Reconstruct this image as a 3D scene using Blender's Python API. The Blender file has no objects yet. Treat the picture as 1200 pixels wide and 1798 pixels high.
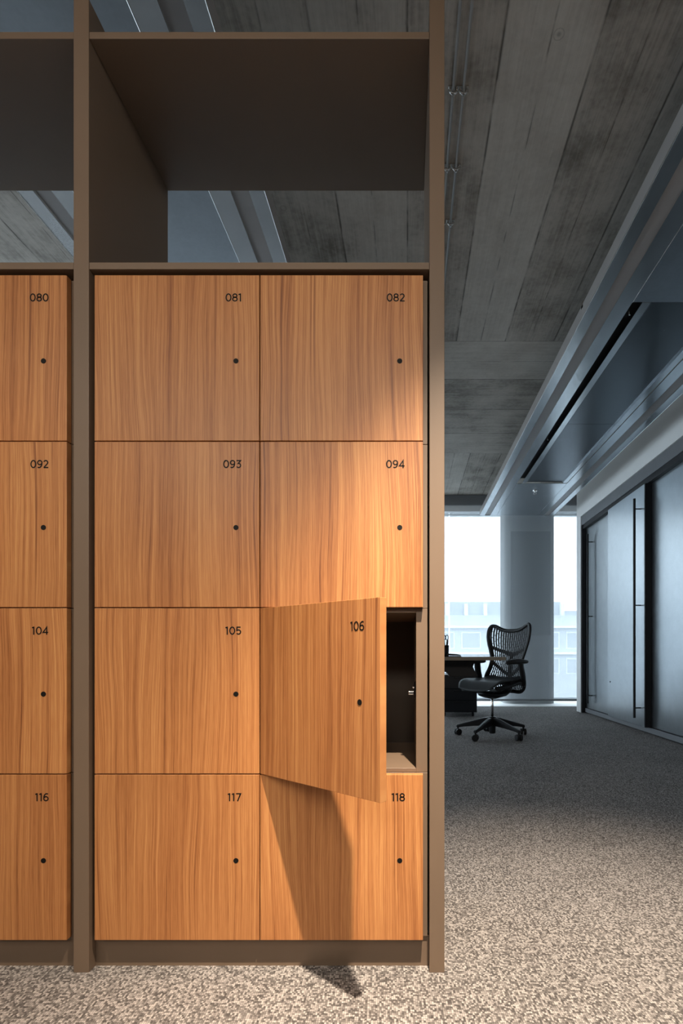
import bpy, bmesh, math, random
from mathutils import Vector, Matrix

R = math.radians
random.seed(7)
C = bpy.context.scene.collection
S = bpy.context.scene

# ------------------------------------------------------------------ camera
EYE = 0.7724          # eye height (m)
F = 920.0             # focal length in pixels of the 1200x1798 frame
CX, CY = 717.0, 1148.0
cam_d = bpy.data.cameras.new('camera')
cam = bpy.data.objects.new('camera', cam_d)
C.objects.link(cam)
cam.location = (0, 0, EYE)
cam.rotation_euler = (R(90), 0, 0)
cam_d.sensor_fit = 'VERTICAL'
cam_d.sensor_height = 36.0
cam_d.lens = F / 1798.0 * 36.0
cam_d.shift_x = -(CX - 600.0) / 1798.0
cam_d.shift_y = (CY - 899.0) / 1798.0
cam_d.clip_start = 0.05
cam_d.clip_end = 400
S.camera = cam

# ------------------------------------------------------------------ view, sky, lamps
S.view_settings.view_transform = 'Standard'
S.view_settings.look = 'None'
S.view_settings.gamma = 1.0
S.view_settings.use_curve_mapping = False
S.view_settings.exposure = 0.0
S.cycles.use_denoising = True
S.cycles.max_bounces = 10
S.cycles.diffuse_bounces = 6
S.cycles.glossy_bounces = 5
S.cycles.transparent_max_bounces = 16
S.cycles.sample_clamp_indirect = 4.0

W = bpy.data.worlds.new('sky')
S.world = W
W.use_nodes = True
bg = W.node_tree.nodes['Background']
bg.inputs['Color'].default_value = (0.76, 0.895, 1.0, 1)
bg.inputs['Strength'].default_value = 5.0


def portal(x, y, z, sx, sz, rot):
    d = bpy.data.lights.new('window_portal', 'AREA')
    d.shape = 'RECTANGLE'
    d.size, d.size_y = sx, sz
    d.cycles.is_portal = True
    o = bpy.data.objects.new('window_portal', d)
    C.objects.link(o)
    o.location = (x, y, z)
    o.rotation_euler = rot
    return o


portal(-1.1, 8.95, 1.55, 9.2, 3.1, (R(-90), 0, 0))
portal(-5.75, 4.6, 1.45, 6.0, 2.8, (R(-90), 0, R(90)))


def spot(x, y, z, watts, size, blend, col, radius, tx=0.0, ty=0.0):
    d = bpy.data.lights.new('downlight', 'SPOT')
    d.energy = watts
    d.color = col
    d.spot_size = R(size)
    d.spot_blend = blend
    d.shadow_soft_size = radius
    o = bpy.data.objects.new('downlight', d)
    C.objects.link(o)
    o.location = (x, y, z)
    o.rotation_euler = (R(tx), R(ty), 0)
    return o


WARM = (1.0, 0.83, 0.65)
spot(0.20, 0.40, 2.45, 285, 86, 0.9, WARM, 0.02)
beam = spot(0.20, 0.40, 2.45, 430, 57, 0.85, WARM, 0.02)      # the hot centre of the same fitting
beam.rotation_euler = (Vector((0.37, 1.04, 0.30)) - beam.location).to_track_quat('-Z', 'Y').to_euler()
spot(-1.55, 0.40, 2.45, 110, 104, 0.95, WARM, 0.03)


def fill_spot(x, watts, tx):  # unseen soft spot behind the camera, added to fill the locker fronts
    o = spot(x, -2.2, 2.55, watts, 54, 1.0, (1.0, 0.90, 0.78), 0.30)
    o.name = 'fill_spot'
    o.rotation_euler = (Vector((tx, 1.27, 1.45)) - o.location).to_track_quat('-Z', 'Y').to_euler()


fill_spot(-1.5, 165, -0.95)
fill_spot(0.1, 165, -0.45)


def fill_disk(x, y, watts, col):  # unseen overhead disc, added as soft ambient fill
    d = bpy.data.lights.new('overhead_fill', 'AREA')
    d.shape = 'DISK'
    d.size = 0.45
    d.energy = watts
    d.color = col
    o = bpy.data.objects.new('overhead_fill', d)
    C.objects.link(o)
    o.location = (x, y, 2.66)
    return o


for lx in (-2.2, -0.3, 1.5):
    fill_disk(lx, -1.3, 9, (1.0, 0.90, 0.78))


# ------------------------------------------------------------------ material helpers
class M:
    def __init__(self, name):
        self.m = bpy.data.materials.new(name)
        self.m.use_nodes = True
        self.t = self.m.node_tree
        self.n = self.t.nodes
        self.b = self.n['Principled BSDF']
        self.out = self.n['Material Output']

    def node(self, typ, **kw):
        n = self.n.new(typ)
        for k, v in kw.items():
            setattr(n, k, v)
        return n

    def link(self, a, b):
        self.t.links.new(a, b)

    def put(self, sock, v):
        if isinstance(v, (int, float)):
            sock.default_value = v
        elif isinstance(v, (tuple, list)):
            sock.default_value = v
        else:
            self.link(v, sock)

    def math(self, op, a, b=None, c=None, clamp=False):
        n = self.node('ShaderNodeMath', operation=op, use_clamp=clamp)
        for i, v in enumerate((a, b, c)):
            if v is not None:
                self.put(n.inputs[i], v)
        return n.outputs[0]

    def coord(self, kind='Object'):
        return self.node('ShaderNodeTexCoord').outputs[kind]

    def pos(self):
        return self.node('ShaderNodeNewGeometry').outputs['Position']

    def sep(self, v):
        n = self.node('ShaderNodeSeparateXYZ')
        self.link(v, n.inputs[0])
        return n.outputs

    def comb(self, x, y, z):
        n = self.node('ShaderNodeCombineXYZ')
        for i, v in enumerate((x, y, z)):
            self.put(n.inputs[i], v)
        return n.outputs[0]

    def noise(self, vec, scale, detail=3, rough=0.55, dist=0.0):
        n = self.node('ShaderNodeTexNoise')
        self.link(vec, n.inputs['Vector'])
        n.inputs['Scale'].default_value = scale
        n.inputs['Detail'].default_value = detail
        n.inputs['Roughness'].default_value = rough
        n.inputs['Distortion'].default_value = dist
        return n.outputs['Fac']

    def white(self, vec):
        n = self.node('ShaderNodeTexWhiteNoise', noise_dimensions='3D')
        self.link(vec, n.inputs['Vector'])
        return n.outputs['Value']

    def ramp(self, fac, stops, mode='LINEAR'):
        n = self.node('ShaderNodeValToRGB')
        n.color_ramp.interpolation = mode
        el = n.color_ramp.elements
        while len(el) > 1:
            el.remove(el[-1])
        for i, (p, c) in enumerate(stops):
            if not isinstance(c, (tuple, list)):
                c = (c, c, c)
            e = el[0] if i == 0 else el.new(p)
            e.position = p
            e.color = (c[0], c[1], c[2], 1)
        self.put(n.inputs[0], fac)
        return n.outputs['Color']

    def mix(self, fac, a, b, mode='MIX'):
        n = self.node('ShaderNodeMix', data_type='RGBA', blend_type=mode)
        self.put(n.inputs[0], fac)
        for s, v in ((n.inputs[6], a), (n.inputs[7], b)):
            if isinstance(v, (tuple, list)):
                s.default_value = (v[0], v[1], v[2], 1)
            else:
                self.link(v, s)
        return n.outputs[2]

    def bump(self, h, strength, dist=0.002):
        n = self.node('ShaderNodeBump')
        n.inputs['Strength'].default_value = strength
        n.inputs['Distance'].default_value = dist
        self.link(h, n.inputs['Height'])
        self.link(n.outputs[0], self.b.inputs['Normal'])

    def base(self, v):
        s = self.b.inputs['Base Color']
        if isinstance(v, (tuple, list)):
            s.default_value = (v[0], v[1], v[2], 1)
        else:
            self.link(v, s)

    def set(self, rough=None, metal=None, spec=None):
        if rough is not None:
            self.put(self.b.inputs['Roughness'], rough)
        if metal is not None:
            self.put(self.b.inputs['Metallic'], metal)
        if spec is not None:
            self.put(self.b.inputs['Specular IOR Level'], spec)


def plain(name, col, rough=0.5, metal=0.0, spec=0.5, var=0.06, scale=6.0):
    k = M(name)
    n = k.noise(k.pos(), scale, 3)
    lo = tuple(c * (1 - var) for c in col)
    hi = tuple(min(1, c * (1 + var)) for c in col)
    k.base(k.ramp(n, [(0.3, lo), (0.7, hi)]))
    k.set(rough, metal, spec)
    return k.m


def srgb(r, g, b):
    f = lambda c: ((c / 255 + 0.055) / 1.055) ** 2.4 if c > 10 else c / 255 / 12.92
    return (f(r), f(g), f(b))


# ---- materials
def wood_mat():
    k = M('teak_veneer')
    oi = k.node('ShaderNodeObjectInfo')
    x, y, z = k.sep(k.coord())
    rnd = k.math('MULTIPLY', oi.outputs['Random'], 37.0)
    # gentle sideways drift of the grain, and a cathedral figure
    lowv = k.comb(k.math('MULTIPLY', x, 5.0), rnd, k.math('MULTIPLY', z, 1.1))
    low = k.noise(lowv, 1.0, 2)
    xs = k.math('ADD', x, k.math('MULTIPLY', k.math('SUBTRACT', low, 0.5), 0.07))
    v1 = k.comb(k.math('MULTIPLY', xs, 430.0), rnd, k.math('MULTIPLY', z, 2.6))
    fine = k.noise(v1, 1.0, 3, 0.6)
    v2 = k.comb(k.math('MULTIPLY', xs, 105.0), rnd, k.math('MULTIPLY', z, 0.9))
    band = k.noise(v2, 1.0, 3, 0.55)
    v3 = k.comb(k.math('MULTIPLY', xs, 9.0), rnd, k.math('MULTIPLY', z, 0.7))
    broad = k.noise(v3, 1.0, 2)
    v4 = k.comb(k.math('MULTIPLY', x, 900.0), rnd, k.math('MULTIPLY', z, 22.0))
    pore = k.noise(v4, 1.0, 2)
    s = k.math('ADD', k.math('MULTIPLY', fine, 0.50), k.math('MULTIPLY', band, 0.42))
    s = k.math('ADD', s, k.math('MULTIPLY', broad, 0.28))
    s = k.math('ADD', s, k.math('MULTIPLY', pore, 0.22))
    col = k.ramp(s, [(0.50, srgb(112, 66, 35)), (0.63, srgb(160, 103, 60)), (0.76, srgb(186, 128, 78)),
                     (0.90, srgb(207, 154, 98))])
    lines = k.ramp(band, [(0.29, 1.0), (0.38, 0.0)])
    col = k.mix(k.math('MULTIPLY', lines, 0.55), col, srgb(112, 66, 38))
    tint = k.ramp(oi.outputs['Random'], [(0.0, (0.95, 0.94, 0.93)), (1.0, (1.04, 1.03, 1.02))])
    col = k.mix(1.0, col, tint, 'MULTIPLY')
    k.base(col)
    k.set(rough=0.42, spec=0.35)
    k.bump(pore, 0.08, 0.0006)
    return k.m


def carpet_mat():
    k = M('loop_carpet')
    x, y, z = k.sep(k.pos())
    a = k.math('ADD', x, k.math('MULTIPLY', y, 0.05))
    b = k.math('MULTIPLY', y, 0.8)
    v = k.comb(a, b, 0.0)
    vor = k.node('ShaderNodeTexVoronoi', feature='F1')
    vor.inputs['Scale'].default_value = 225.0
    vor.inputs['Randomness'].default_value = 0.42
    k.link(v, vor.inputs['Vector'])
    cell = k.sep(vor.outputs['Color'])[0]
    d = vor.outputs['Distance']
    patch = k.noise(k.pos(), 14.0, 3)
    big = k.noise(k.pos(), 2.2, 2)
    t = k.math('ADD', cell, k.math('MULTIPLY', k.math('SUBTRACT', patch, 0.5), 0.16))
    t = k.math('ADD', t, k.math('MULTIPLY', k.math('SUBTRACT', big, 0.5), 0.25))
    col = k.ramp(t, [(0.05, srgb(92, 88, 86)), (0.40, srgb(130, 125, 122)), (0.62, srgb(155, 150, 147)),
                     (0.95, srgb(186, 180, 176))])
    edge = k.ramp(d, [(0.25, 1.0), (0.75, 0.45)])
    k.base(k.mix(1.0, col, edge, 'MULTIPLY'))
    k.set(rough=0.95, spec=0.1)
    k.bump(k.math('SUBTRACT', 1.0, d), 0.6, 0.004)
    return k.m


def concrete_mat():
    k = M('board_marked_concrete')
    p = k.pos()
    x, y, z = k.sep(p)

    def boards(u, v, width, off):
        """u across the boards, v along them"""
        q = k.math('DIVIDE', k.math('ADD', u, off), width)
        idx = k.math('FLOOR', q)
        fr = k.math('FRACT', q)
        d = k.math('MINIMUM', fr, k.math('SUBTRACT', 1.0, fr))
        seam = k.ramp(k.math('MULTIPLY', d, width), [(0.0, 1.0), (0.002, 0.75), (0.0065, 0.0)])
        wob = k.noise(k.comb(u, k.math('MULTIPLY', v, 0.6), 0.0), 9.0, 3)
        seam = k.math('MULTIPLY', seam, k.ramp(wob, [(0.36, 0.2), (0.55, 1.0)]))
        tint = k.white(k.comb(idx, 3.0, 1.0))
        half = k.math('FRACT', k.math('MULTIPLY', q, 2.0))
        dh = k.math('MINIMUM', half, k.math('SUBTRACT', 1.0, half))
        seam2 = k.ramp(k.math('MULTIPLY', dh, width * 0.5), [(0.0, 0.7), (0.0045, 0.0)])
        seam2 = k.math('MULTIPLY', seam2, k.ramp(wob, [(0.42, 0.0), (0.55, 1.0)]))
        st = k.noise(k.comb(k.math('MULTIPLY', u, 42.0), k.math('MULTIPLY', v, 1.6), idx), 1.0, 4, 0.65)
        st2 = k.noise(k.comb(k.math('MULTIPLY', u, 130.0), k.math('MULTIPLY', v, 5.0), idx), 1.0, 3, 0.6)
        return k.math('MAXIMUM', seam, seam2), tint, st, st2

    A = boards(x, y, 0.363, -0.36)
    B = boards(y, x, 0.545, -3.90)
    zone = k.math('MULTIPLY', k.math('GREATER_THAN', y, 3.90), k.math('LESS_THAN', y, 6.08))

    def sel(a, b):
        return k.math('ADD', k.math('MULTIPLY', a, k.math('SUBTRACT', 1.0, zone)), k.math('MULTIPLY', b, zone))

    seam, tint, st, st2 = [sel(a, b) for a, b in zip(A, B)]
    blot = k.noise(p, 3.2, 5, 0.6)
    fine = k.noise(p, 38.0, 4, 0.6)
    s = k.math('ADD', k.math('MULTIPLY', st, 0.24), k.math('MULTIPLY', blot, 0.46))
    s = k.math('ADD', s, k.math('MULTIPLY', st2, 0.13))
    s = k.math('ADD', s, k.math('MULTIPLY', fine, 0.16))
    s = k.math('ADD', s, k.math('MULTIPLY', k.math('SUBTRACT', tint, 0.5), 0.16))
    col = k.ramp(s, [(0.32, srgb(128, 122, 114)), (0.46, srgb(178, 171, 162)), (0.58, srgb(196, 190, 181)),
                     (0.76, srgb(216, 210, 202))])
    # dark pits and knot rings left by the boards
    vor = k.node('ShaderNodeTexVoronoi', feature='F1')
    vor.inputs['Scale'].default_value = 5.0
    k.link(p, vor.inputs['Vector'])
    pit = k.ramp(vor.outputs['Distance'], [(0.0, 1.0), (0.035, 0.8), (0.06, 0.0)])
    ring = k.ramp(vor.outputs['Distance'], [(0.085, 0.0), (0.10, 0.55), (0.115, 0.0)])
    gate = k.math('GREATER_THAN', k.sep(vor.outputs['Color'])[0], 0.62)
    dirt = k.math('MULTIPLY', k.math('MAXIMUM', pit, ring), gate)
    mark = k.math('MAXIMUM', k.math('MULTIPLY', seam, 0.85), k.math('MULTIPLY', dirt, 0.45))
    k.base(k.mix(mark, col, srgb(52, 49, 46)))
    k.set(rough=0.78, spec=0.25)
    h = k.math('SUBTRACT', k.math('MULTIPLY', st2, 0.4), mark)
    k.bump(h, 0.35, 0.004)
    return k.m


def zinc_mat(name, col, rough):
    k = M(name)
    p = k.pos()
    n = k.noise(p, 11.0, 4, 0.6)
    n2 = k.noise(p, 60.0, 3, 0.6)
    s = k.math('ADD', k.math('MULTIPLY', n, 0.6), k.math('MULTIPLY', n2, 0.4))
    lo = tuple(c * 0.94 for c in col)
    hi = tuple(min(1, c * 1.05) for c in col)
    k.base(k.ramp(s, [(0.35, lo), (0.65, hi)]))
    k.set(metal=1.0)
    k.put(k.b.inputs['Roughness'], k.ramp(s, [(0.3, rough * 0.95), (0.7, rough * 1.06)]))
    return k.m


def glass_mat():
    k = M('window_glass')
    tr = k.node('ShaderNodeBsdfTransparent')
    tr.inputs[0].default_value = (0.95, 0.96, 0.965, 1)
    gl = k.node('ShaderNodeBsdfGlossy')
    gl.inputs['Roughness'].default_value = 0.01
    mx = k.node('ShaderNodeMixShader')
    mx.inputs[0].default_value = 0.06
    k.link(tr.outputs[0], mx.inputs[1])
    k.link(gl.outputs[0], mx.inputs[2])
    k.link(mx.outputs[0], k.out.inputs[0])
    return k.m


def blind_mat():
    k = M('sheer_blind_fabric')
    tr = k.node('ShaderNodeBsdfTransparent')
    tr.inputs[0].default_value = (0.92, 0.93, 0.94, 1)
    tl = k.node('ShaderNodeBsdfTranslucent')
    tl.inputs[0].default_value = (0.42, 0.44, 0.46, 1)
    df = k.node('ShaderNodeBsdfDiffuse')
    df.inputs[0].default_value = (0.35, 0.37, 0.39, 1)
    m1 = k.node('ShaderNodeMixShader')
    m1.inputs[0].default_value = 0.45
    k.link(tl.outputs[0], m1.inputs[1])
    k.link(df.outputs[0], m1.inputs[2])
    mx = k.node('ShaderNodeMixShader')
    mx.inputs[0].default_value = 0.30
    k.link(tr.outputs[0], mx.inputs[1])
    k.link(m1.outputs[0], mx.inputs[2])
    k.link(mx.outputs[0], k.out.inputs[0])
    return k.m


MAT = {
    'wood': wood_mat(),
    'carpet': carpet_mat(),
    'concrete': concrete_mat(),
    'zinc': zinc_mat('galvanised_sheet', (0.68, 0.72, 0.75), 0.22),
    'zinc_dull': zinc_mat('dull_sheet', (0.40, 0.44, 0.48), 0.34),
    'flap': zinc_mat('dark_flap_sheet', (0.15, 0.17, 0.19), 0.26),
    'steel': zinc_mat('bright_steel', (0.75, 0.74, 0.72), 0.25),
    'glass': glass_mat(),
    'blind': blind_mat(),
    'frame': plain('bronze_lacquer', (0.172, 0.121, 0.084), 0.45, 0, 0.35, 0.03),
    'inner_shade': plain('locker_shade_brown', (0.040, 0.029, 0.020), 0.5, 0, 0.35, 0.03),  # near-black brown paints in the shade at the back of the open locker
    'black': plain('black_plastic', (0.008, 0.008, 0.009), 0.45, 0, 0.3),
    'ink': plain('black_lettering', (0.006, 0.005, 0.004), 0.6, 0, 0.2),
    'matt_black': plain('matt_black_metal', (0.012, 0.012, 0.014), 0.5, 0, 0.3),
    'mesh': plain('black_elastomer', (0.018, 0.018, 0.019), 0.6, 0, 0.3),
    'seat': plain('charcoal_seat', (0.018, 0.020, 0.022), 0.55, 0, 0.4),
    'white': plain('white_paint', (0.80, 0.80, 0.79), 0.6, 0, 0.3, 0.02, 2.0),
    'grey_paint': plain('grey_paint', (0.17, 0.175, 0.185), 0.5, 0, 0.35, 0.03),
    'channel': plain('warm_grey_channel', (0.34, 0.32, 0.31), 0.32, 0, 0.6, 0.04),
    'door': zinc_mat('satin_door_panel', (0.44, 0.47, 0.49), 0.29),
    'plaster': plain('grey_plaster', (0.38, 0.39, 0.39), 0.75, 0, 0.2, 0.04),
    'column_rect': plain('grey_column_rect', (0.24, 0.25, 0.255), 0.6, 0, 0.3, 0.02),
    'trim': plain('pale_trim', (0.78, 0.80, 0.81), 0.5, 0, 0.3, 0.02),
    'desk': plain('oak_desk_top', srgb(128, 118, 104), 0.5, 0, 0.4, 0.08, 3.0),
    'facade': plain('pale_facade', (0.62, 0.64, 0.66), 0.8, 0, 0.2, 0.03, 0.3),
    'facade_dark': plain('grey_facade_glass', (0.53, 0.555, 0.575), 0.5, 0, 0.3, 0.05, 0.3),
    'facade_white': plain('white_facade_band', (0.85, 0.86, 0.87), 0.8, 0, 0.2, 0.02, 0.3),
    'ground': plain('outside_ground', (0.35, 0.36, 0.36), 0.9, 0, 0.1, 0.1, 0.05),
}

# ------------------------------------------------------------------ object helpers
ORG = {}


def empty(name, loc, label=None, cat=None, group=None, kind=None):
    o = bpy.data.objects.new(name, None)
    o.empty_display_size = 0.1
    C.objects.link(o)
    o.location = loc
    ORG[o.name] = Vector(loc)
    return tag(o, label, cat, group, kind)


def tag(o, label=None, cat=None, group=None, kind=None):
    if label:
        o['label'] = label
    if cat:
        o['category'] = cat
    if group:
        o['group'] = group
    if kind:
        o['kind'] = kind
    return o


class MB:
    """collects shapes in world (or thing-local) coordinates, then links them as one mesh object"""

    def __init__(self):
        self.bm = bmesh.new()

    def box(self, x0, x1, y0, y1, z0, z1):
        v = [self.bm.verts.new(p) for p in
             ((x0, y0, z0), (x1, y0, z0), (x1, y1, z0), (x0, y1, z0),
              (x0, y0, z1), (x1, y0, z1), (x1, y1, z1), (x0, y1, z1))]
        for f in ((0, 3, 2, 1), (4, 5, 6, 7), (0, 1, 5, 4), (1, 2, 6, 5), (2, 3, 7, 6), (3, 0, 4, 7)):
            self.bm.faces.new([v[i] for i in f])
        return self

    def prism(self, pts, axis, a, b):
        """extrude a polygon; pts are 2-D in the plane normal to axis"""
        def P(p, t):
            if axis == 'x':
                return (t, p[0], p[1])
            if axis == 'y':
                return (p[0], t, p[1])
            return (p[0], p[1], t)
        va = [self.bm.verts.new(P(p, a)) for p in pts]
        vb = [self.bm.verts.new(P(p, b)) for p in pts]
        n = len(pts)
        self.bm.faces.new(va[::-1])
        self.bm.faces.new(vb)
        for i in range(n):
            self.bm.faces.new((va[i], va[(i + 1) % n], vb[(i + 1) % n], vb[i]))
        return self

    def lathe(self, prof, cx, cy, seg=24, axis='z', c3=0.0):
        """prof: list of (radius, height); axis z around (cx,cy); axis y: centre (cx, z=cy)"""
        rings = []
        for r, h in prof:
            ring = []
            for i in range(seg):
                a = 2 * math.pi * i / seg
                u, v = r * math.cos(a), r * math.sin(a)
                if axis == 'z':
                    p = (cx + u, cy + v, h)
                elif axis == 'y':
                    p = (cx + u, h, cy + v)
                else:
                    p = (h, cx + u, cy + v)
                ring.append(self.bm.verts.new(p))
            rings.append(ring)
        for a, b in zip(rings, rings[1:]):
            for i in range(seg):
                self.bm.faces.new((a[i], a[(i + 1) % seg], b[(i + 1) % seg], b[i]))
        self.bm.faces.new(rings[0][::-1])
        self.bm.faces.new(rings[-1])
        return self

    def tube(self, pts, rad, seg=10, closed=False, flat=1.0, up=(0, 0, 1)):
        """round (or flattened) tube along points; rad a number or list"""
        pts = [Vector(p) for p in pts]
        n = len(pts)
        rads = rad if isinstance(rad, (list, tuple)) else [rad] * n
        rings = []
        prev = None
        for i, p in enumerate(pts):
            if closed:
                d = pts[(i + 1) % n] - pts[i - 1]
            else:
                d = pts[min(i + 1, n - 1)] - pts[max(i - 1, 0)]
            d.normalize()
            if prev is None:
                u = Vector(up)
                if abs(u.dot(d)) > 0.95:
                    u = Vector((1, 0, 0)) if abs(d.x) < 0.9 else Vector((0, 1, 0))
            else:
                u = prev
            u = (u - d * u.dot(d)).normalized()
            prev = u
            w = d.cross(u)
            rings.append([self.bm.verts.new(p + (u * math.cos(2 * math.pi * k / seg) * flat +
                                                 w * math.sin(2 * math.pi * k / seg)) * rads[i])
                          for k in range(seg)])
        m = n if closed else n - 1
        for i in range(m):
            a, b = rings[i], rings[(i + 1) % n]
            for k in range(seg):
                self.bm.faces.new((a[k], a[(k + 1) % seg], b[(k + 1) % seg], b[k]))
        if not closed:
            self.bm.faces.new(rings[0][::-1])
            self.bm.faces.new(rings[-1])
        return self

    def loft(self, rings):
        vs = [[self.bm.verts.new(p) for p in r] for r in rings]
        n = len(vs[0])
        for a, b in zip(vs, vs[1:]):
            for k in range(n):
                self.bm.faces.new((a[k], a[(k + 1) % n], b[(k + 1) % n], b[k]))
        self.bm.faces.new(vs[0][::-1])
        self.bm.faces.new(vs[-1])
        return self

    def build(self, name, mat, parent=None, origin=None, bevel=0.0, seg=2, smooth=False, local=False, subsurf=0):
        if local:
            org = Vector((0, 0, 0))
        elif origin is not None:
            org = Vector(origin)
        elif parent is not None:
            org = ORG[parent.name].copy()
        else:
            lo = Vector((1e9,) * 3)
            hi = -lo
            for v in self.bm.verts:
                for i in range(3):
                    lo[i] = min(lo[i], v.co[i])
                    hi[i] = max(hi[i], v.co[i])
            org = Vector(((lo.x + hi.x) / 2, (lo.y + hi.y) / 2, lo.z))
        for v in self.bm.verts:
            v.co -= org
        bmesh.ops.recalc_face_normals(self.bm, faces=self.bm.faces)
        me = bpy.data.meshes.new(name)
        self.bm.to_mesh(me)
        self.bm.free()
        if smooth:
            for p in me.polygons:
                p.use_smooth = True
        me.materials.append(MAT[mat] if isinstance(mat, str) else mat)
        o = bpy.data.objects.new(name, me)
        C.objects.link(o)
        ORG[o.name] = org
        if parent is not None:
            o.parent = parent
            o.location = org if local else org - ORG[parent.name]
        else:
            o.location = org
        if bevel:
            b = o.modifiers.new('bevel', 'BEVEL')
            b.width = bevel
            b.segments = seg
            b.limit_method = 'ANGLE'
            b.angle_limit = R(40)
        if subsurf:
            s = o.modifiers.new('smooth', 'SUBSURF')
            s.levels = s.render_levels = subsurf
        return o


def box(name, mat, x0, x1, y0, y1, z0, z1, parent=None, **kw):
    return MB().box(x0, x1, y0, y1, z0, z1).build(name, mat, parent, **kw)


def struct(o):
    o['kind'] = 'structure'
    return o


def copy_tree(o, parent=None, loc=None):
    c = o.copy()
    C.objects.link(c)
    if parent is not None:
        c.parent = parent
    if loc is not None:
        c.location = loc
    for ch in list(o.children):
        copy_tree(ch, c)
    return c


# ------------------------------------------------------------------ room shell
XL, XR = -5.5, 3.40          # side walls
YB, YG = -3.6, 8.70          # back wall, glazing
ZC = 3.10                    # concrete soffit
WX = 2.27                    # face of the wall with sliding doors
WEND = 7.05                  # where that wall stops short of the windows

struct(box('floor', 'carpet', XL, XR, YB, 7.66, -0.12, 0.0))
struct(box('trim_1', 'white', XL, XR, 7.66, YG + 0.15, -0.12, 0.004))
struct(box('ceiling', 'concrete', XL, XR, YB, 8.9, ZC, ZC + 0.25))
struct(box('wall_back', 'plaster', XL, XR, YB - 0.15, YB, -0.12, ZC + 0.25))
struct(box('wall_left', 'plaster', XL - 0.15, XL, YB - 0.15, 1.55, -0.12, ZC + 0.25))
struct(box('trim_9', 'grey_paint', XL - 0.15, XL, 1.55, 8.9, 2.86, ZC + 0.25))
struct(box('trim_10', 'white', XL - 0.15, XL, 1.55, 8.9, -0.12, 0.05))
# head band over the glazing: grey bulkhead and the pale pelmet below it
struct(box('trim_2', 'grey_paint', XL, XR, 7.66, 7.88, 2.955, ZC - 0.006))
struct(box('trim_3', 'trim', XL, XR, 7.70, 7.86, 2.865, 2.955, bevel=0.004))

# glazing with mullions
win_x = [-5.5, -4.8, -3.2, -1.6, -0.05, 1.605, 3.40]
for i in range(len(win_x) - 1):
    a, b = win_x[i], win_x[i + 1]
    m = MB()
    m.box(a, a + 0.035, YG - 0.06, YG + 0.02, 0.004, ZC)
    m.box(b - 0.035, b, YG - 0.06, YG + 0.02, 0.004, ZC)
    m.box(a + 0.035, b - 0.035, YG - 0.06, YG + 0.02, 3.05, ZC)
    m.box(a + 0.035, b - 0.035, YG - 0.06, YG + 0.02, 0.004, 0.05)
    w = struct(m.build('window_%d' % (i + 1), 'trim'))
    box('pane', 'glass', a + 0.035, b - 0.035, YG - 0.026, YG - 0.014, 0.05, 3.05, w)

win_y = [1.55, 3.10, 4.65, 6.20, 7.70, 8.70]
for i in range(len(win_y) - 1):
    a, b = win_y[i], win_y[i + 1]
    m = MB()
    for p, q, r_, s_ in ((a, a + 0.035, 0.05, 2.86), (b - 0.035, b, 0.05, 2.86), (a + 0.035, b - 0.035, 2.81, 2.86), (a + 0.035, b - 0.035, 0.05, 0.10)):
        m.box(XL - 0.10, XL - 0.02, p, q, r_, s_)
    w = struct(m.build('window_%d' % (i + 7), 'trim'))
    box('pane', 'glass', XL - 0.066, XL - 0.054, a + 0.035, b - 0.035, 0.10, 2.81, w)

# rounded column between the blind and the glass
def round_rect(x0, x1, y0, y1, r, n=10):
    pts = []
    for (cx, cy, a0) in ((x1 - r, y1 - r, 0), (x0 + r, y1 - r, 90), (x0 + r, y0 + r, 180), (x1 - r, y0 + r, 270)):
        pts += [(cx + r * math.cos(R(a0 + 90 * i / n)), cy + r * math.sin(R(a0 + 90 * i / n))) for i in range(n + 1)]
    return pts


cl = struct(MB().prism(round_rect(1.497, 2.280, 8.08, 8.62, 0.13), 'z', 0.004, ZC).build('column', 'plaster'))
box('panel', 'column_rect', 1.583, 2.196, 8.072, 8.084, 1.06, 2.66, cl, bevel=0.002)  # thin rectangle, darker than the column face around it

# wall holding the sliding doors
struct(box('wall_right', 'white', WX, XR, YB, WEND, 2.577, ZC))
struct(box('wall_right_return', 'white', WX, XR, WEND - 0.16, WEND, 0.0, 2.577))
struct(box('wall_right_back', 'plaster', XR, XR + 0.15, YB, 8.9, -0.12, ZC + 0.25))
struct(box('wall_right_near', 'white', WX, XR, YB, 2.2, 0.0, 2.577))

# roller blinds in front of the glazing
for i, (a, b, lab) in enumerate((
        (-5.5, -3.3, None), (-3.28, 0.60, None),
        (0.62, 3.38, 'sheer pale roller blind lowered in front of the round column and windows'))):
    if lab is None:
        lab = ['sheer pale roller blind hidden behind the lockers at the far left end',
               'sheer pale roller blind lowered beside the desk, behind the shelving'][i]
    t = empty('roller_blind', ((a + b) / 2, 7.78, 0.07), lab, 'blind', 'sheer roller blinds along the windows')
    box('fabric', 'blind', a, b, 7.779, 7.781, 0.10, 2.90, t)
    MB().tube([(a, 7.78, 0.086), (b, 7.78, 0.086)], 0.016, 12, flat=1.0).build('hem_bar', 'grey_paint', t, smooth=True)

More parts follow.
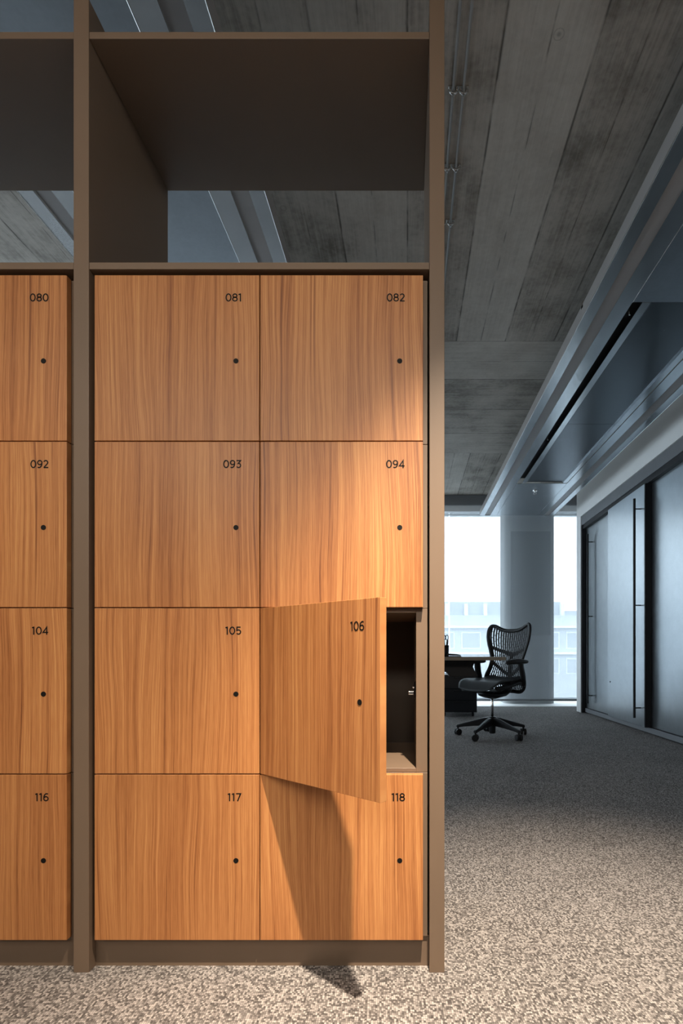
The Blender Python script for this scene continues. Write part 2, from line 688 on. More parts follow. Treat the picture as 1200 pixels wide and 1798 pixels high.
# ------------------------------------------------------------------ sliding-door wall
box_t = struct(box('trim_4', 'grey_paint', WX + 0.012, WX + 0.10, 2.2, WEND - 0.16, 2.459, 2.577))
struct(box('trim_5', 'matt_black', WX + 0.02, WX + 0.16, 2.2, WEND - 0.16, 2.405, 2.459))
struct(box('trim_6', 'matt_black', WX + 0.008, WX + 0.16, WEND - 0.19, WEND - 0.16, 0.0, 2.459))
struct(box('baseboard_right', 'grey_paint', WX + 0.05, WX + 0.16, 2.2, WEND - 0.19, 0.012, 0.062))
struct(box('trim_7', 'matt_black', WX + 0.08, WX + 0.2, 2.2, WEND - 0.19, 0.0, 0.012))
struct(box('trim_8', 'matt_black', WX + 0.17, WX + 0.19, 2.2, WEND - 0.19, 0.012, 2.459))


def slide_door(n, x, y0, y1, handle_y):
    d = struct(box('door_%d' % n, 'door', x, x + 0.022, y0, y1, 0.070, 2.404, origin=(x, (y0 + y1) / 2, 0.07), bevel=0.001))
    if handle_y is not None:
        h = MB().tube([(x - 0.062, handle_y, 0.148), (x - 0.062, handle_y, 2.285)], 0.012, 14)
        ho = h.build('handle', 'matt_black', d, smooth=False)
        for z in (0.245, 1.245, 2.185):
            MB().tube([(x - 0.055, handle_y, z), (x, handle_y, z)], 0.006, 10, up=(0, 1, 0)).build('standoff', 'matt_black', ho)
    return d


d1_ = slide_door(1, WX + 0.062, 5.80, WEND - 0.20, 6.62)
d2_ = slide_door(2, WX, 5.03, 5.95, 5.11)
box('edge_strip', 'matt_black', WX - 0.001, WX + 0.060, 5.012, 5.030, 0.066, 2.404, d2_)
MB().lathe([(0.010, WX - 0.003), (0.010, WX + 0.002)], 5.88, 0.459, 16, 'x').build('lock', 'matt_black', d2_)
d3_ = slide_door(3, WX + 0.062, 3.60, 5.20, None)
d4_ = slide_door(4, WX, 2.24, 3.62, 2.40)

# ------------------------------------------------------------------ ceiling rafts and services
ZR = EYE + 1.913              # underside of the rafts


def raft(x0, label):
    y0, y1 = -2.6, 7.24
    t = empty('ceiling_raft', (x0 + 0.512, (y0 + y1) / 2, ZR), label, 'ceiling panel', 'metal ceiling rafts')
    W_ = 1.024
    top = ZR + 0.077

    def strip(name, a, b, dz, mat, side=None, ya=y0, yb=y1, th=0.004):
        m = MB()
        m.box(x0 + a, x0 + b, ya, yb, ZR + dz, ZR + dz + th)
        if side:
            e = x0 + a if side == 'l' else x0 + b - 0.003
            box('side_rail', 'channel', e, e + 0.003, ya, yb, ZR + 0.0002 + th, top, t)
        return m.build(name, mat, t)

    strip('edge_strip', 0, 0.066, 0, 'zinc', 'l')
    strip('edge_strip', W_ - 0.066, W_, 0, 'zinc', 'r')
    strip('channel', 0.066, 0.142, 0.008, 'channel')
    strip('channel', W_ - 0.142, W_ - 0.066, 0.008, 'channel')
    strip('inner_strip', 0.142, 0.229, 0, 'zinc')
    strip('inner_strip', W_ - 0.229, W_ - 0.142, 0, 'zinc')
    a, b = 0.232, W_ - 0.232
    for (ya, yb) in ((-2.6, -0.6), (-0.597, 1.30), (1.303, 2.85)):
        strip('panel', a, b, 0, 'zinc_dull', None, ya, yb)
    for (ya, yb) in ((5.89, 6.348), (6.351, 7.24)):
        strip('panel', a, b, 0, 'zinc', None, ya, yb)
    for bx in (0.0005, 0.2305, W_ - 0.2305, W_ - 0.0005):
        MB().tube([(x0 + bx, y0, ZR - 0.0006), (x0 + bx, 2.85 if 0.1 < bx < 0.9 else y1, ZR - 0.0006)], 0.0016, 6).build('edge_bead', 'steel', t)
    # hinged flap standing a little down from a dark slot
    box('slot', 'matt_black', x0 + a, x0 + b, 2.853, 5.887, ZR + 0.060, ZR + 0.064, t)
    for (ya, yb) in ((2.862, 4.398), (4.402, 5.880)):
        m = MB()
        m.box(x0 + a + 0.055, x0 + a + 0.10, ya, yb, ZR + 0.004, ZR + 0.008)
        m.box(x0 + b - 0.048, x0 + b - 0.003, ya, yb, ZR + 0.004, ZR + 0.008)
        f = m.build('flap_rim', 'zinc', t)
        m = MB()
        m.prism([(x0 + a + 0.10, ZR + 0.006), (x0 + a + 0.112, ZR + 0.016), (x0 + b - 0.060, ZR + 0.016),
                 (x0 + b - 0.048, ZR + 0.006), (x0 + b - 0.048, ZR + 0.02), (x0 + a + 0.10, ZR + 0.02)], 'y', ya, yb)
        m.build('flap', 'flap', t)
    # end cap and the rods that carry it
    box('end_cap', 'zinc', x0, x0 + W_, y1, y1 + 0.003, ZR, top, t)
    for hy in (0.9, 2.99, 4.74, 6.60):
        for hx in (x0 + 0.012, x0 + W_ - 0.012):
            hb = MB().box(hx - 0.012, hx + 0.012, hy - 0.015, hy + 0.015, top - 0.02, top + 0.018).build('hanger', 'steel', t)
            rx = hx + (0.26 if hx < x0 + 0.5 else -0.26)
            MB().tube([(rx, hy, ZR + 0.02), (rx, hy, ZC)], 0.005, 8).build('rod', 'steel', hb)
    return t


raft(0.993, 'long galvanised metal ceiling raft over the sliding doors, with a dark slot along it')
raft(-1.617, 'long galvanised metal ceiling raft seen through the shelving above the lockers')

# sprinkler below the far end of the raft
sp = empty('sprinkler', (1.49, 6.15, ZR - 0.045), 'small sprinkler head hanging below the far end of the metal ceiling raft', 'sprinkler')
MB().lathe([(0.028, ZR), (0.026, ZR - 0.006), (0.012, ZR - 0.010), (0.010, ZR - 0.018)], 1.49, 6.15, 20).build('rosette', 'steel', sp)
m = MB()
m.tube([(1.49 - 0.010, 6.15, ZR - 0.016), (1.49 - 0.016, 6.15, ZR - 0.030), (1.49, 6.15, ZR - 0.043)], 0.003, 8)
m.tube([(1.49 + 0.010, 6.15, ZR - 0.016), (1.49 + 0.016, 6.15, ZR - 0.030), (1.49, 6.15, ZR - 0.043)], 0.003, 8)
m.build('yoke', 'steel', sp)
MB().lathe([(0.020, ZR - 0.045), (0.020, ZR - 0.042)], 1.49, 6.15, 16).build('deflector', 'steel', sp)

# two thin conduits with clamps on the concrete
for x, lab in ((0.186, 'thin grey conduit on the concrete soffit, the one nearer the locker shelving'),
               (0.228, 'thin grey conduit on the concrete soffit, the one nearer the metal ceiling raft')):
    tag(MB().tube([(x, -2.4, ZC - 0.012), (x, 7.6, ZC - 0.012)], 0.0055, 10).build('conduit', 'plaster', smooth=True),
        lab, 'conduit', 'conduits on the soffit')
clamp0 = None
for y, lab in ((2.155, 'rusty metal conduit clamp on the concrete soffit, topmost of three in the photo'),
               (2.495, 'rusty metal conduit clamp on the concrete soffit, middle one of three'),
               (2.815, 'small metal conduit clamp on the concrete soffit, lowest of three in the photo')):
    if clamp0 is None:
        clamp0 = empty('conduit_clamp', (0.207, y, ZC - 0.026), lab, 'clamp', 'conduit clamps')
        MB().box(0.165, 0.249, y - 0.012, y + 0.012, ZC - 0.006, ZC).build('base_plate', 'steel', clamp0)
        for x in (0.186, 0.228):
            m = MB()
            pts = [(x + 0.014 * math.cos(a), y, ZC - 0.008 - 0.016 * math.sin(a)) for a in [math.pi * i / 8 for i in range(9)]]
            m.tube(pts, 0.006, 8)
            m.build('saddle', 'steel', clamp0, smooth=True)
            MB().lathe([(0.005, ZC - 0.034), (0.005, ZC - 0.022)], x, y, 10).build('screw', 'steel', clamp0)
    else:
        c = copy_tree(clamp0, None, (0.207, y, ZC - 0.026))
        c['label'] = lab

# ------------------------------------------------------------------ locker shelving frame
D1 = 1.269                   # front of the upright panels
DB = 1.6875                  # back of them
fr = empty('locker_shelving', (-0.80, 1.47, 0.0), 'bronze-brown open shelving frame of tall uprights holding the numbered lockers', 'shelving')
UP = [(-1.673, -1.636), (-0.811, -0.7738), (0.0517, 0.0883)]
for a, b in UP:
    box('upright_panel', 'frame', a, b, D1, DB, 0.0, 2.36, fr, bevel=0.0012)
for (a, b) in ((UP[0][1], UP[1][0]), (UP[1][1], UP[2][0])):
    box('shelf', 'frame', a + 0.0005, b - 0.0005, D1 + 0.001, DB, 2.2634, 2.280, fr, bevel=0.0008)
    box('shelf', 'frame', a + 0.0005, b - 0.0005, D1 + 0.001, DB, 1.7048, 1.7213, fr, bevel=0.0008)
    box('kick_board', 'frame', a + 0.0005, b - 0.0005, D1 + 0.029, D1 + 0.047, 0.0, 0.0755, fr)

# ---- lettering: single-stroke numerals
def arc(cx, cy, rx, ry, a0, a1, n=18):
    return [(cx + rx * math.cos(R(a0 + (a1 - a0) * i / n)), cy + ry * math.sin(R(a0 + (a1 - a0) * i / n))) for i in range(n + 1)]


def digit(ch):
    """strokes (in units of the figure height, centre lines inset by half a stroke) and advance"""
    h = 0.07
    T, B_ = 1 - h, h
    if ch == '0':
        return [arc(0.36, 0.5, 0.29, 0.5 - h, 90, 450, 36)], 0.82
    if ch == '1':
        return [[(0.02, 0.845), (0.25, T)], [(0.25, 1.0), (0.25, 0.0)]], 0.50
    if ch == '2':
        return [arc(0.31, 0.69, 0.24, 0.24, 160, -38, 20) + [(0.07, B_)], [(0.05, B_), (0.62, B_)]], 0.74
    if ch == '3':
        return [[(0.05, T), (0.56, T), (0.28, 0.575)] + arc(0.31, 0.325, 0.25, 0.255, 90, -150, 22)], 0.72
    if ch == '4':
        return [[(0.52, 0.0), (0.52, T), (0.07, 0.28), (0.70, 0.28)]], 0.80
    if ch == '5':
        return [[(0.57, T), (0.13, T), (0.11, 0.53)] + arc(0.31, 0.33, 0.26, 0.26, 118, -145, 24)], 0.72
    if ch == '6':
        return [arc(0.34, 0.32, 0.26, 0.25, 180, 540, 30), arc(0.43, 0.42, 0.35, 0.51, 180, 62, 18)], 0.76
    if ch == '7':
        return [[(0.04, T), (0.60, T), (0.22, 0.0)]], 0.68
    if ch == '8':
        return [arc(0.33, 0.30, 0.265, 0.23, 90, 450, 30), arc(0.33, 0.725, 0.235, 0.205, 90, 450, 30)], 0.76
    if ch == '9':
        return [arc(0.33, 0.68, 0.26, 0.25, 0, 360, 30), arc(0.24, 0.58, 0.35, 0.51, 0, -118, 18)], 0.76
    return [], 0.4


def number_mesh(text, H, right_x, zc, y):
    """flat raised figures, right-aligned, facing -Y"""
    adv = [digit(c)[1] for c in text]
    last_w = {'0': 0.72, '1': 0.33, '2': 0.65, '3': 0.62, '4': 0.74, '5': 0.63, '6': 0.66, '7': 0.66, '8': 0.66, '9': 0.66}[text[-1]]
    total = sum(adv[:-1]) + last_w
    x0 = right_x - total * H
    z0 = zc - H / 2
    m = MB()
    hw = 0.076 * H
    cur = 0.0
    for c, ad in zip(text, adv):
        for st in digit(c)[0]:
            pts = [Vector((x0 + (cur + px) * H, z0 + pz * H)) for px, pz in st]
            closed = (pts[0] - pts[-1]).length < 1e-6
            if closed:
                pts = pts[:-1]
            n = len(pts)
            L, Rr = [], []
            for i, p in enumerate(pts):
                if closed:
                    d0, d1 = p - pts[i - 1], pts[(i + 1) % n] - p
                else:
                    d0 = p - pts[i - 1] if i else pts[1] - p
                    d1 = pts[i + 1] - p if i < n - 1 else d0
                d0, d1 = d0.normalized(), d1.normalized()
                t = (d0 + d1)
                t = t.normalized() if t.length > 1e-4 else d0
                nv = Vector((-t.y, t.x))
                k = hw / max(0.35, nv.dot(Vector((-d0.y, d0.x))))
                L.append(p + nv * k)
                Rr.append(p - nv * k)
            segs = n if closed else n - 1
            for i in range(segs):
                j = (i + 1) % n
                quad = [L[i], L[j], Rr[j], Rr[i]]
                vf = [m.bm.verts.new((q.x, y - 0.0004, q.y)) for q in quad]
                m.bm.faces.new(vf)
        cur += ad
    return m


YD = 1.272                   # front of the closed locker doors
TD = 0.018                   # door thickness
YC = YD + TD + 0.002         # front of the locker bodies
PITCH, DH = 0.4043, 0.4018
Z0 = 0.0770


def locker(num, row, xa, xb, bxa, bxb, side_l, side_r, opened, label):
    zb = Z0 + row * PITCH
    t = empty('locker', ((bxa + bxb) / 2, YC, zb), label, 'locker', 'numbered teak lockers')
    z0, z1 = zb - 0.0008, zb + PITCH - 0.0018
    tp = 0.010
    m = MB()
    m.box(bxa, bxa + side_l, YC, DB - 0.01, z0, z1)
    m.box(bxb - side_r, bxb, YC, DB - 0.01, z0, z1)
    m.box(bxa + side_l, bxb - side_r, YC, DB - 0.01, z0, z0 + tp)
    m.box(bxa + side_l, bxb - side_r, YC, DB - 0.01, z1 - tp, z1)
    m.build('body', 'frame', t, bevel=0.0006, seg=1)
    if opened:
        box('back_panel', 'inner_shade', bxa + side_l, bxb - side_r, DB - 0.022, DB - 0.010, z0 + tp, z1 - tp, t)
    w = xb - xa
    # door, own origin at the hinge edge so that it can swing
    d = MB().box(0, w, 0, TD, 0, DH).build('door', 'wood', t, local=True, bevel=0.0009)
    d.location = Vector((xa, YD, zb)) - ORG[t.name]
    if opened:
        d.rotation_euler = (0, 0, R(-opened))
    if num:
        number_mesh(num, 0.0197, w - 0.0440, DH - 0.0545, 0.0).build('number', 'ink', d, local=True)
    lk = MB().lathe([(0.0062, -0.0006), (0.0062, 0.004)], w - 0.0565, DH - 0.2085, 24, 'y').build('lock', 'ink', d, local=True)
    if opened:
        # lock case and cam on the back of the door, hinges at the hinge side, strike in the body
        MB().box(w - 0.072, w - 0.041, TD, TD + 0.022, DH - 0.232, DH - 0.178).build('lock_case', 'steel', d, local=True, bevel=0.002)
        for zz in (0.06, DH - 0.06):
            MB().lathe([(0.017, TD), (0.017, TD + 0.010)], 0.035, zz, 20, 'y').build('hinge', 'steel', d, local=True)
        sx = bxb - side_r
        zs = EYE - 63 * 1.37 / F
        k = box('strike_plate', 'matt_black', sx - 0.004, sx, 1.345, 1.395, zs - 0.020, zs + 0.020, t, bevel=0.003)
        k2 = MB()
        k2.box(sx - 0.020, sx - 0.004, 1.362, 1.372, zs - 0.013, zs - 0.003)
        k2.build('catch', 'steel', k, bevel=0.002)
        MB().lathe([(0.0035, sx - 0.008), (0.004, sx - 0.004)], 1.367, zs + 0.006, 12, 'x').build('screw', 'steel', k)
    return t


LA, LB = -0.7618, -0.3616
RA, RB = -0.3592, 0.0362
BL, BM_, BR = -0.7690, -0.3604, 0.0478
for row, nums in enumerate((('116', '117', '118'), ('104', '105', '106'), ('092', '093', '094'), ('080', '081', '082'))):
    zone_ = ['bottom row', 'third row down', 'second row down', 'top row'][row]
    locker(nums[0], row, -1.2288, -0.8292, -1.2290, -0.8150, 0.016, 0.028, 0,
           'closed teak locker door numbered %s, %s, left of the upright' % (nums[0], zone_))
    locker('', row, -1.6292, -1.2312, -1.6320, -1.2294, 0.028, 0.016, 0,
           'closed teak locker at the left end of the %s, beside locker %s' % (zone_, nums[0]))
    locker(nums[1], row, LA, LB, BL, BM_ - 0.0004, 0.028, 0.016, 0,
           'closed teak locker door numbered %s, %s, right of the upright' % (nums[1], zone_))
    if nums[2] == '106':
        locker(nums[2], row, RA, RB, BM_ + 0.0004, BR, 0.016, 0.028, 39.5,
               'teak locker numbered 106 with its door swung open on a dark inside')
    else:
        locker(nums[2], row, RA, RB, BM_ + 0.0004, BR, 0.016, 0.028, 0,
               'closed teak locker door numbered %s, %s, %s the open locker' % (nums[2], zone_, 'below' if row == 0 else 'above'))

# ------------------------------------------------------------------ desk and what stands on it
DZ = 0.746
dk = empty('desk', (-0.1, 4.6, 0.0), 'pale wood office desk with dark metal underframe, beside the mesh chair', 'desk')
box('desk_top', 'desk', -1.0, 0.803, 4.30, 4.88, DZ - 0.028, DZ, dk, bevel=0.002)
hour = [(0.30, DZ - 0.028), (0.595, DZ - 0.028), (0.588, DZ - 0.045), (0.572, DZ - 0.055), (0.560, DZ - 0.085), (0.575, DZ - 0.12),
        (0.605, DZ - 0.17), (0.36, DZ - 0.17), (0.33, DZ - 0.13), (0.30, DZ - 0.13)]
MB().prism(hour, 'y', 4.52, 4.66).build('underframe', 'matt_black', dk, bevel=0.003)
for x in (-0.92, 0.10):
    MB().box(x - 0.035, x + 0.035, 4.42, 4.48, 0.02, DZ - 0.028).box(x - 0.035, x + 0.035, 4.34, 4.84, 0.0, 0.03).build('leg', 'matt_black', dk, bevel=0.004)

cupx, cupy = 0.312, 4.50
pc = empty('pen_cup', (cupx, cupy, DZ), 'black pen cup on the desk, half hidden behind the shelving', 'pen cup')
m = MB().lathe([(0.034, DZ), (0.038, DZ + 0.004), (0.040, DZ + 0.10), (0.037, DZ + 0.10), (0.034, DZ + 0.006)], cupx, cupy, 28)
m.build('cup', 'black', pc, smooth=True)
sc = empty('scissors', (cupx, cupy, DZ + 0.01), 'black-handled scissors standing in the pen cup on the desk', 'scissors')
for s in (-1, 1):
    cx = cupx + 0.010 + s * 0.012
    lp = [(cx + 0.011 * math.cos(R(a)), cupy, DZ + 0.166 + 0.022 * math.sin(R(a))) for a in range(0, 360, 20)]
    MB().tube(lp, 0.0035, 8, closed=True, up=(0, 1, 0)).build('handle', 'black', sc, smooth=True)
    MB().tube([(cupx + 0.010 - s * 0.004, cupy, DZ + 0.012), (cx, cupy, DZ + 0.146)], [0.003, 0.005], 8).build('blade', 'steel', sc)
for i, (dx, dy, top) in enumerate(((0.026, 0.0, 0.150), (0.018, 0.014, 0.138), (-0.01, 0.012, 0.16))):
    lab = ['black pen leaning at the right rim of the pen cup', 'shorter black pen behind the scissors in the pen cup',
           'black pen at the back left of the pen cup, behind the upright'][i]
    p = MB().tube([(cupx + dx * 0.5, cupy + dy * 0.5, DZ + 0.010), (cupx + dx * 1.15, cupy + dy * 1.15, DZ + top - 0.02),
                   (cupx + dx * 1.2, cupy + dy * 1.2, DZ + top)], [0.0045, 0.005, 0.003], 10)
    tag(p.build('pen', 'black', smooth=True), lab, 'pen', 'pens in the cup')
st = empty('stapler', (0.385, 4.47, DZ), 'flat black stapler lying on the desk beside the pen cup', 'stapler')
MB().box(0.330, 0.452, 4.45, 4.49, DZ, DZ + 0.008).build('base', 'black', st, bevel=0.002)
MB().prism([(0.330, DZ + 0.012), (0.450, DZ + 0.010), (0.446, DZ + 0.017), (0.42, DZ + 0.024), (0.34, DZ + 0.03), (0.330, DZ + 0.026)],
           'y', 4.453, 4.487).box(0.332, 0.342, 4.456, 4.484, DZ + 0.008, DZ + 0.013).build('arm', 'black', st, bevel=0.003)

# mobile pedestal under the far side
pd = empty('pedestal', (0.60, 6.7, 0.0), 'black mobile drawer pedestal on casters behind the desk', 'drawer unit')
box('body', 'matt_black', 0.40, 0.845, 6.42, 7.02, 0.055, 0.515, pd, bevel=0.004)
for i, (a, b) in enumerate(((0.065, 0.20), (0.205, 0.34), (0.345, 0.50))):
    dr = box('drawer', 'matt_black', 0.408, 0.837, 6.402, 6.42, a, b, pd, bevel=0.003)
    box('handle', 'black', 0.55, 0.70, 6.392, 6.402, b - 0.03, b - 0.015, dr)
for x in (0.45, 0.80):
    for y in (6.48, 6.96):
        MB().lathe([(0.024, x - 0.012), (0.026, x - 0.006), (0.026, x + 0.006), (0.024, x + 0.012)], y, 0.027, 18, 'x').box(x - 0.008, x + 0.008, y - 0.012, y + 0.012, 0.04, 0.056).build('caster', 'black', pd)

# ------------------------------------------------------------------ office chair (built facing +Y, then turned)
CH_ROT = 132.0
ch = empty('office_chair', (0.788, 4.90, 0.0), 'black mesh-back office chair on a five-star base at the desk end', 'chair')


def cr(pts, n=6, closed=False):
    """Catmull-Rom through points"""
    pts = [Vector(p) for p in pts]
    out = []
    N = len(pts)
    rng = range(N) if closed else range(N - 1)
    for i in rng:
        if closed:
            p0, p1, p2, p3 = pts[i - 1], pts[i], pts[(i + 1) % N], pts[(i + 2) % N]
        else:
            p0, p1, p2, p3 = pts[max(i - 1, 0)], pts[i], pts[i + 1], pts[min(i + 2, N - 1)]
        for k in range(n):
            t = k / n
            out.append(0.5 * ((2 * p1) + (-p0 + p2) * t + (2 * p0 - 5 * p1 + 4 * p2 - p3) * t * t + (-p0 + 3 * p1 - 3 * p2 + p3) * t ** 3))
    if not closed:
        out.append(pts[-1])
    return out


# hub, gas lift
MB().lathe([(0.026, 0.030), (0.030, 0.036), (0.032, 0.150), (0.040, 0.165), (0.036, 0.182), (0.018, 0.186)], 0, 0, 24).build('hub', 'black', ch, local=True, smooth=True)
MB().lathe([(0.0125, 0.186), (0.0125, 0.40)], 0, 0, 20).build('gas_lift', 'steel', ch, local=True, smooth=True)
for kk in range(5):
    a = R(90 + 72 * kk - CH_ROT)
    ux, uy = math.cos(a), math.sin(a)
    vx, vy = -uy, ux
    rings = []
    for (r, zt, zb_, hw) in ((0.02, 0.180, 0.105, 0.024), (0.08, 0.172, 0.100, 0.022), (0.18, 0.142, 0.092, 0.019), (0.27, 0.116, 0.082, 0.017), (0.325, 0.100, 0.072, 0.016), (0.340, 0.094, 0.072, 0.013)):
        ring = []
        for (s, z) in ((-0.75, zt), (0.75, zt), (1, zt - 0.010), (0.85, zb_), (-0.85, zb_), (-1, zt - 0.010)):
            ring.append((ux * r + vx * hw * s, uy * r + vy * hw * s, z))
        rings.append(ring)
    MB().loft(rings).build('leg', 'black', ch, local=True, bevel=0.003)
    # caster: stem with hood, two wheels
    cx, cy = ux * 0.328, uy * 0.328
    ca = a + R([35, -50, 20, 70, -20][kk])
    wx, wy = math.cos(ca), math.sin(ca)
    cs = MB()
    cs.tube([(cx, cy, 0.045), (cx, cy, 0.076)], 0.009, 10)
    cs.box(cx - 0.012, cx + 0.012, cy - 0.012, cy + 0.012, 0.034, 0.060)
    co = cs.build('caster', 'black', ch, local=True, bevel=0.003)
    for s in (-1, 1):
        p0 = (cx + wx * 0.006 * s, cy + wy * 0.006 * s, 0.030)
        p1 = (cx + wx * 0.012 * s, cy + wy * 0.012 * s, 0.030)
        p2 = (cx + wx * 0.026 * s, cy + wy * 0.026 * s, 0.030)
        p3 = (cx + wx * 0.029 * s, cy + wy * 0.029 * s, 0.030)
        MB().tube([p0, p1, p2, p3], [0.027, 0.030, 0.030, 0.024], 20).build('wheel', 'black', co, local=True)

# tilt mechanism: shallow pan under the seat
rings = []
for (y, hw, zt, zb_) in ((-0.23, 0.05, 0.475, 0.435), (-0.17, 0.095, 0.455, 0.395), (-0.08, 0.12, 0.432, 0.365), (0.02, 0.115, 0.425, 0.352), (0.11, 0.085, 0.425, 0.372), (0.16, 0.05, 0.43, 0.395)):
    rings.append([(hw * math.cos(R(t)), y, (zt + zb_) / 2 + (zt - zb_) / 2 * math.sin(R(t))) for t in range(0, 360, 30)])
MB().loft(rings).build('tilt_mechanism', 'black', ch, local=True, smooth=True)
for s in (-1, 1):
    MB().tube(cr([(0.07 * s, 0.05, 0.415), (0.14 * s, 0.07, 0.445), (0.19 * s, 0.06, 0.485), (0.20 * s, 0.0, 0.505)], 5), 0.016, 10).build('seat_bracket', 'black', ch, local=True, smooth=True)
MB().tube([(0.08, 0.12, 0.41), (0.20, 0.14, 0.425), (0.25, 0.14, 0.43)], [0.006, 0.006, 0.012], 10).build('tilt_lever', 'black', ch, local=True, smooth=True)

# seat shell: dished pan with a waterfall front edge
m = MB()
NX, NY = 18, 20
top, bot = [], []
for j in range(NY + 1):
    v = j / NY
    y = -0.21 + 0.47 * v
    hw = 0.235 - 0.05 * max(0, (0.25 - v) / 0.25) ** 2 - 0.045 * max(0, (v - 0.82) / 0.18) ** 2
    rt, rb = [], []
    for i in range(NX + 1):
        u = -1 + 2 * i / NX
        x = u * hw
        z = 0.520 + 0.022 * abs(u) ** 2.5 + 0.03 * max(0, (0.22 - v) / 0.22) ** 2
        z -= 0.075 * max(0, (v - 0.70) / 0.30) ** 2
        th = 0.034 * (1 - 0.55 * abs(u) ** 4) * (1 - 0.5 * max(0, (v - 0.8) / 0.2) ** 2)
        if abs(u) > 0.999:
            z -= 0.004
        rt.append(m.bm.verts.new((x, y, z)))
        rb.append(m.bm.verts.new((x * 0.985, y, z - th)))
    top.append(rt)
    bot.append(rb)
for j in range(NY):
    for i in range(NX):
        m.bm.faces.new((top[j][i], top[j][i + 1], top[j + 1][i + 1], top[j + 1][i]))
        m.bm.faces.new((bot[j][i], bot[j + 1][i], bot[j + 1][i + 1], bot[j][i + 1]))
    m.bm.faces.new((top[j][0], top[j + 1][0], bot[j + 1][0], bot[j][0]))
    m.bm.faces.new((top[j][NX], bot[j][NX], bot[j + 1][NX], top[j + 1][NX]))
for i in range(NX):
    m.bm.faces.new((top[0][i], bot[0][i], bot[0][i + 1], top[0][i + 1]))
    m.bm.faces.new((top[NY][i], top[NY][i + 1], bot[NY][i + 1], bot[NY][i]))
m.build('seat', 'seat', ch, local=True, smooth=True)
# frame below the seat, sweeping up to the back
for s in (-1, 1):
    pts = cr([(0.20 * s, 0.20, 0.462), (0.235 * s, 0.08, 0.478), (0.245 * s, -0.06, 0.505), (0.23 * s, -0.18, 0.52), (0.17 * s, -0.245, 0.50)], 6)
    MB().tube(pts, 0.019, 10, flat=1.0).build('seat_frame', 'black', ch, local=True, smooth=True)

# backrest
half = [(0.0, 0.995), (0.07, 0.999), (0.13, 1.018), (0.185, 1.045), (0.222, 1.046), (0.243, 1.010), (0.245, 0.95), (0.232, 0.88),
        (0.205, 0.80), (0.183, 0.73), (0.180, 0.68), (0.194, 0.62), (0.222, 0.56), (0.232, 0.50), (0.212, 0.445), (0.155, 0.415), (0.07, 0.415), (0.0, 0.413)]


def back_y(x, z):
    t = max(0.0, (z - 0.42) / 0.62)
    return -0.235 - 0.075 * t ** 1.6 + 0.022 * math.exp(-((z - 0.62) / 0.12) ** 2) + 0.05 * (x / 0.24) ** 2


right = [(x, z) for x, z in half]
outline2 = right + [(-x, z) for x, z in half[-2:0:-1]]
loop = cr([(x, 0, z) for x, z in outline2], 4, True)
loop = [(p.x, back_y(p.x, p.z), p.z) for p in loop]
bk = MB().tube(loop, 0.019, 10, closed=True, flat=0.7, up=(0, 1, 0)).build('backrest_frame', 'black', ch, local=True, smooth=True)

hs = cr([(x, 0, z) for x, z in half], 10)


def half_width(z):
    best = 0
    for p, q in zip(hs, hs[1:]):
        if (p.z - z) * (q.z - z) <= 0 and abs(p.z - q.z) > 1e-9:
            f = (z - p.z) / (q.z - p.z)
            best = max(best, p.x + f * (q.x - p.x))
    return best


def z_edge(x, upper):
    zs = []
    for p, q in zip(hs, hs[1:]):
        if (p.x - x) * (q.x - x) <= 0 and abs(p.x - q.x) > 1e-9:
            f = (x - p.x) / (q.x - p.x)
            zs.append(p.z + f * (q.z - p.z))
    return (max(zs) if upper else min(zs)) if zs else 0.7


NC, NR = 19, 42
m = MB()
TH = 0.0028


def gp(u, s):
    """point of the web at fraction u across, s up"""
    xt = max(-0.236, min(0.236, u * 0.243))
    zt = z_edge(abs(xt), True)
    zb_ = z_edge(min(abs(u) * 0.218, 0.218), False)
    z = zb_ + (zt - zb_) * s
    w = half_width(min(max(z, 0.43), 1.01))
    x = u * w
    return Vector((x, back_y(x, z), z))


def slab(a, b, c, d):
    off = Vector((0, TH, 0))
    f = [m.bm.verts.new(p) for p in (a, b, c, d)]
    k = [m.bm.verts.new(p - off) for p in (a, b, c, d)]
    m.bm.faces.new(f)
    m.bm.faces.new(k[::-1])
    for i in range(4):
        j = (i + 1) % 4
        m.bm.faces.new((f[i], k[i], k[j], f[j]))


du = 2.0 / NC
cache = {}
for c in range(NC + 1):
    u = -1 + c * du
    sw = 0.29 * du
    for r in range(NR):
        s0, s1 = r / NR, (r + 1) / NR
        ua, ub = max(-1, u - sw), min(1, u + sw)
        slab(gp(ua, s0), gp(ub, s0), gp(ub, s1), gp(ua, s1))
    if c < NC:
        for r in range(NR):
            if (r + (c % 2) * 2) % 4 == 0 or r in (0, NR - 1):
                s0, s1 = r / NR, (r + 0.42) / NR
                ua, ub = u + sw, u + du - sw
                slab(gp(ua, s0), gp(ub, s0), gp(ub, s1), gp(ua, s1))
m.build('backrest_web', 'mesh', ch, local=True)

# Y-shaped spine behind the web
m = MB()


def sp_pt(x, z, off=0.035):
    return (x, back_y(x, z) - off, z)


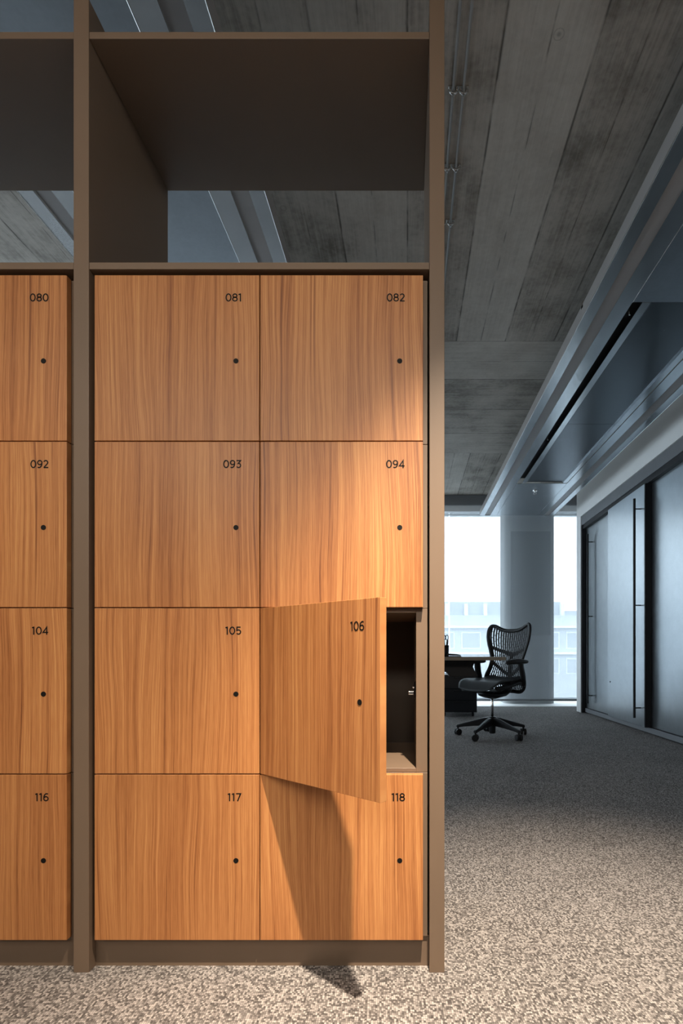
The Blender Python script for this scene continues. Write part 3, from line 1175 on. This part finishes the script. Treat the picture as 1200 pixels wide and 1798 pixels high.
m.tube(cr([(0, -0.16, 0.43), (0, -0.25, 0.45), sp_pt(0, 0.52, 0.05), sp_pt(0, 0.62, 0.05), sp_pt(0, 0.72, 0.045), sp_pt(0, 0.79, 0.035)], 5), 0.026, 10, flat=0.6, up=(0, 1, 0))
for s in (-1, 1):
    m.tube(cr([sp_pt(0, 0.76, 0.045), sp_pt(0.06 * s, 0.782, 0.04), sp_pt(0.13 * s, 0.805, 0.03), sp_pt(0.19 * s, 0.83, 0.018), sp_pt(0.218 * s, 0.845, 0.004)], 5), [0.022] * 6 + [0.017] * 15, 10, flat=0.6, up=(0, 1, 0))
    m.tube(cr([sp_pt(0, 0.56, 0.05), sp_pt(0.07 * s, 0.60, 0.04), sp_pt(0.13 * s, 0.65, 0.028), sp_pt(0.178 * s, 0.69, 0.006)], 5), 0.017, 10, flat=0.7, up=(0, 1, 0))
m.build('spine', 'black', ch, local=True, smooth=True)

# arms
for s in (-1, 1):
    rt = MB()
    rt.tube(cr([(0.215 * s, -0.19, 0.49), (0.248 * s, -0.15, 0.50), (0.262 * s, -0.12, 0.55), (0.262 * s, -0.10, 0.62), (0.256 * s, -0.085, 0.69)], 6),
            [0.028] * 12 + [0.033] * 13, 12, flat=0.75, up=(1, 0, 0))
    ao = rt.build('armrest', 'black', ch, local=True, smooth=True)
    rings = []
    for (y, hw, hh, dz) in ((-0.185, 0.022, 0.007, -0.006), (-0.165, 0.038, 0.014, -0.002), (-0.08, 0.046, 0.019, 0.0), (0.02, 0.045, 0.019, 0.0), (0.075, 0.038, 0.016, -0.006), (0.10, 0.020, 0.008, -0.014)):
        rings.append([(0.25 * s + hw * math.cos(R(t)), y, 0.702 + dz + 1.3 * hh * math.sin(R(t))) for t in range(0, 360, 24)])
    MB().loft(rings).build('arm_pad', 'mesh', ao, local=True, smooth=True)
ch.rotation_euler = (0, 0, R(CH_ROT))

# ------------------------------------------------------------------ outside
struct(box('ground', 'ground', -150, 150, 20, 260, -16.0, -15.0))
by = 62.0
bd = empty('office_building', (2.0, by, -15.0), 'pale office block across the street seen through the sheer blind', 'building')
pz = lambda py: EYE - (py - CY) * by / F
box('wall', 'facade', -60, 70, by, by + 18, -15.0, pz(1080), bd)
box('roof_storey', 'facade_dark', -60, 18.2, by + 0.5, by + 17, pz(1080), pz(1056), bd)
box('roof_storey', 'facade_dark', 18.2, 70, by + 0.5, by + 17, pz(1080), pz(1072), bd)
for py, hh in ((1101, 0.13), (1147, 0.13)):
    box('band', 'facade_white', -60, 70, by - 0.5, by, pz(py) - hh, pz(py) + hh, bd)
for i in range(-3, 14):
    x = 4.6 + (i - 0) * 2.28
    box('roof_post', 'facade_white', x - 0.2, x + 0.2, by - 0.1, by + 0.5, pz(1081), pz(1060), bd)
for lev, (za, zb2) in enumerate(((pz(1143), pz(1106)), (pz(1187), pz(1152)))):
    for i in range(-2, 9):
        x = 3.2 + i * 3.1
        w = box('window', 'facade_white', x, x + 2.3, by - 0.08, by, za + 0.25, zb2 - 0.25, bd)
        box('pane', 'facade_dark', x + 0.12, x + 2.18, by - 0.11, by - 0.08, za + 0.37, zb2 - 0.37, w)
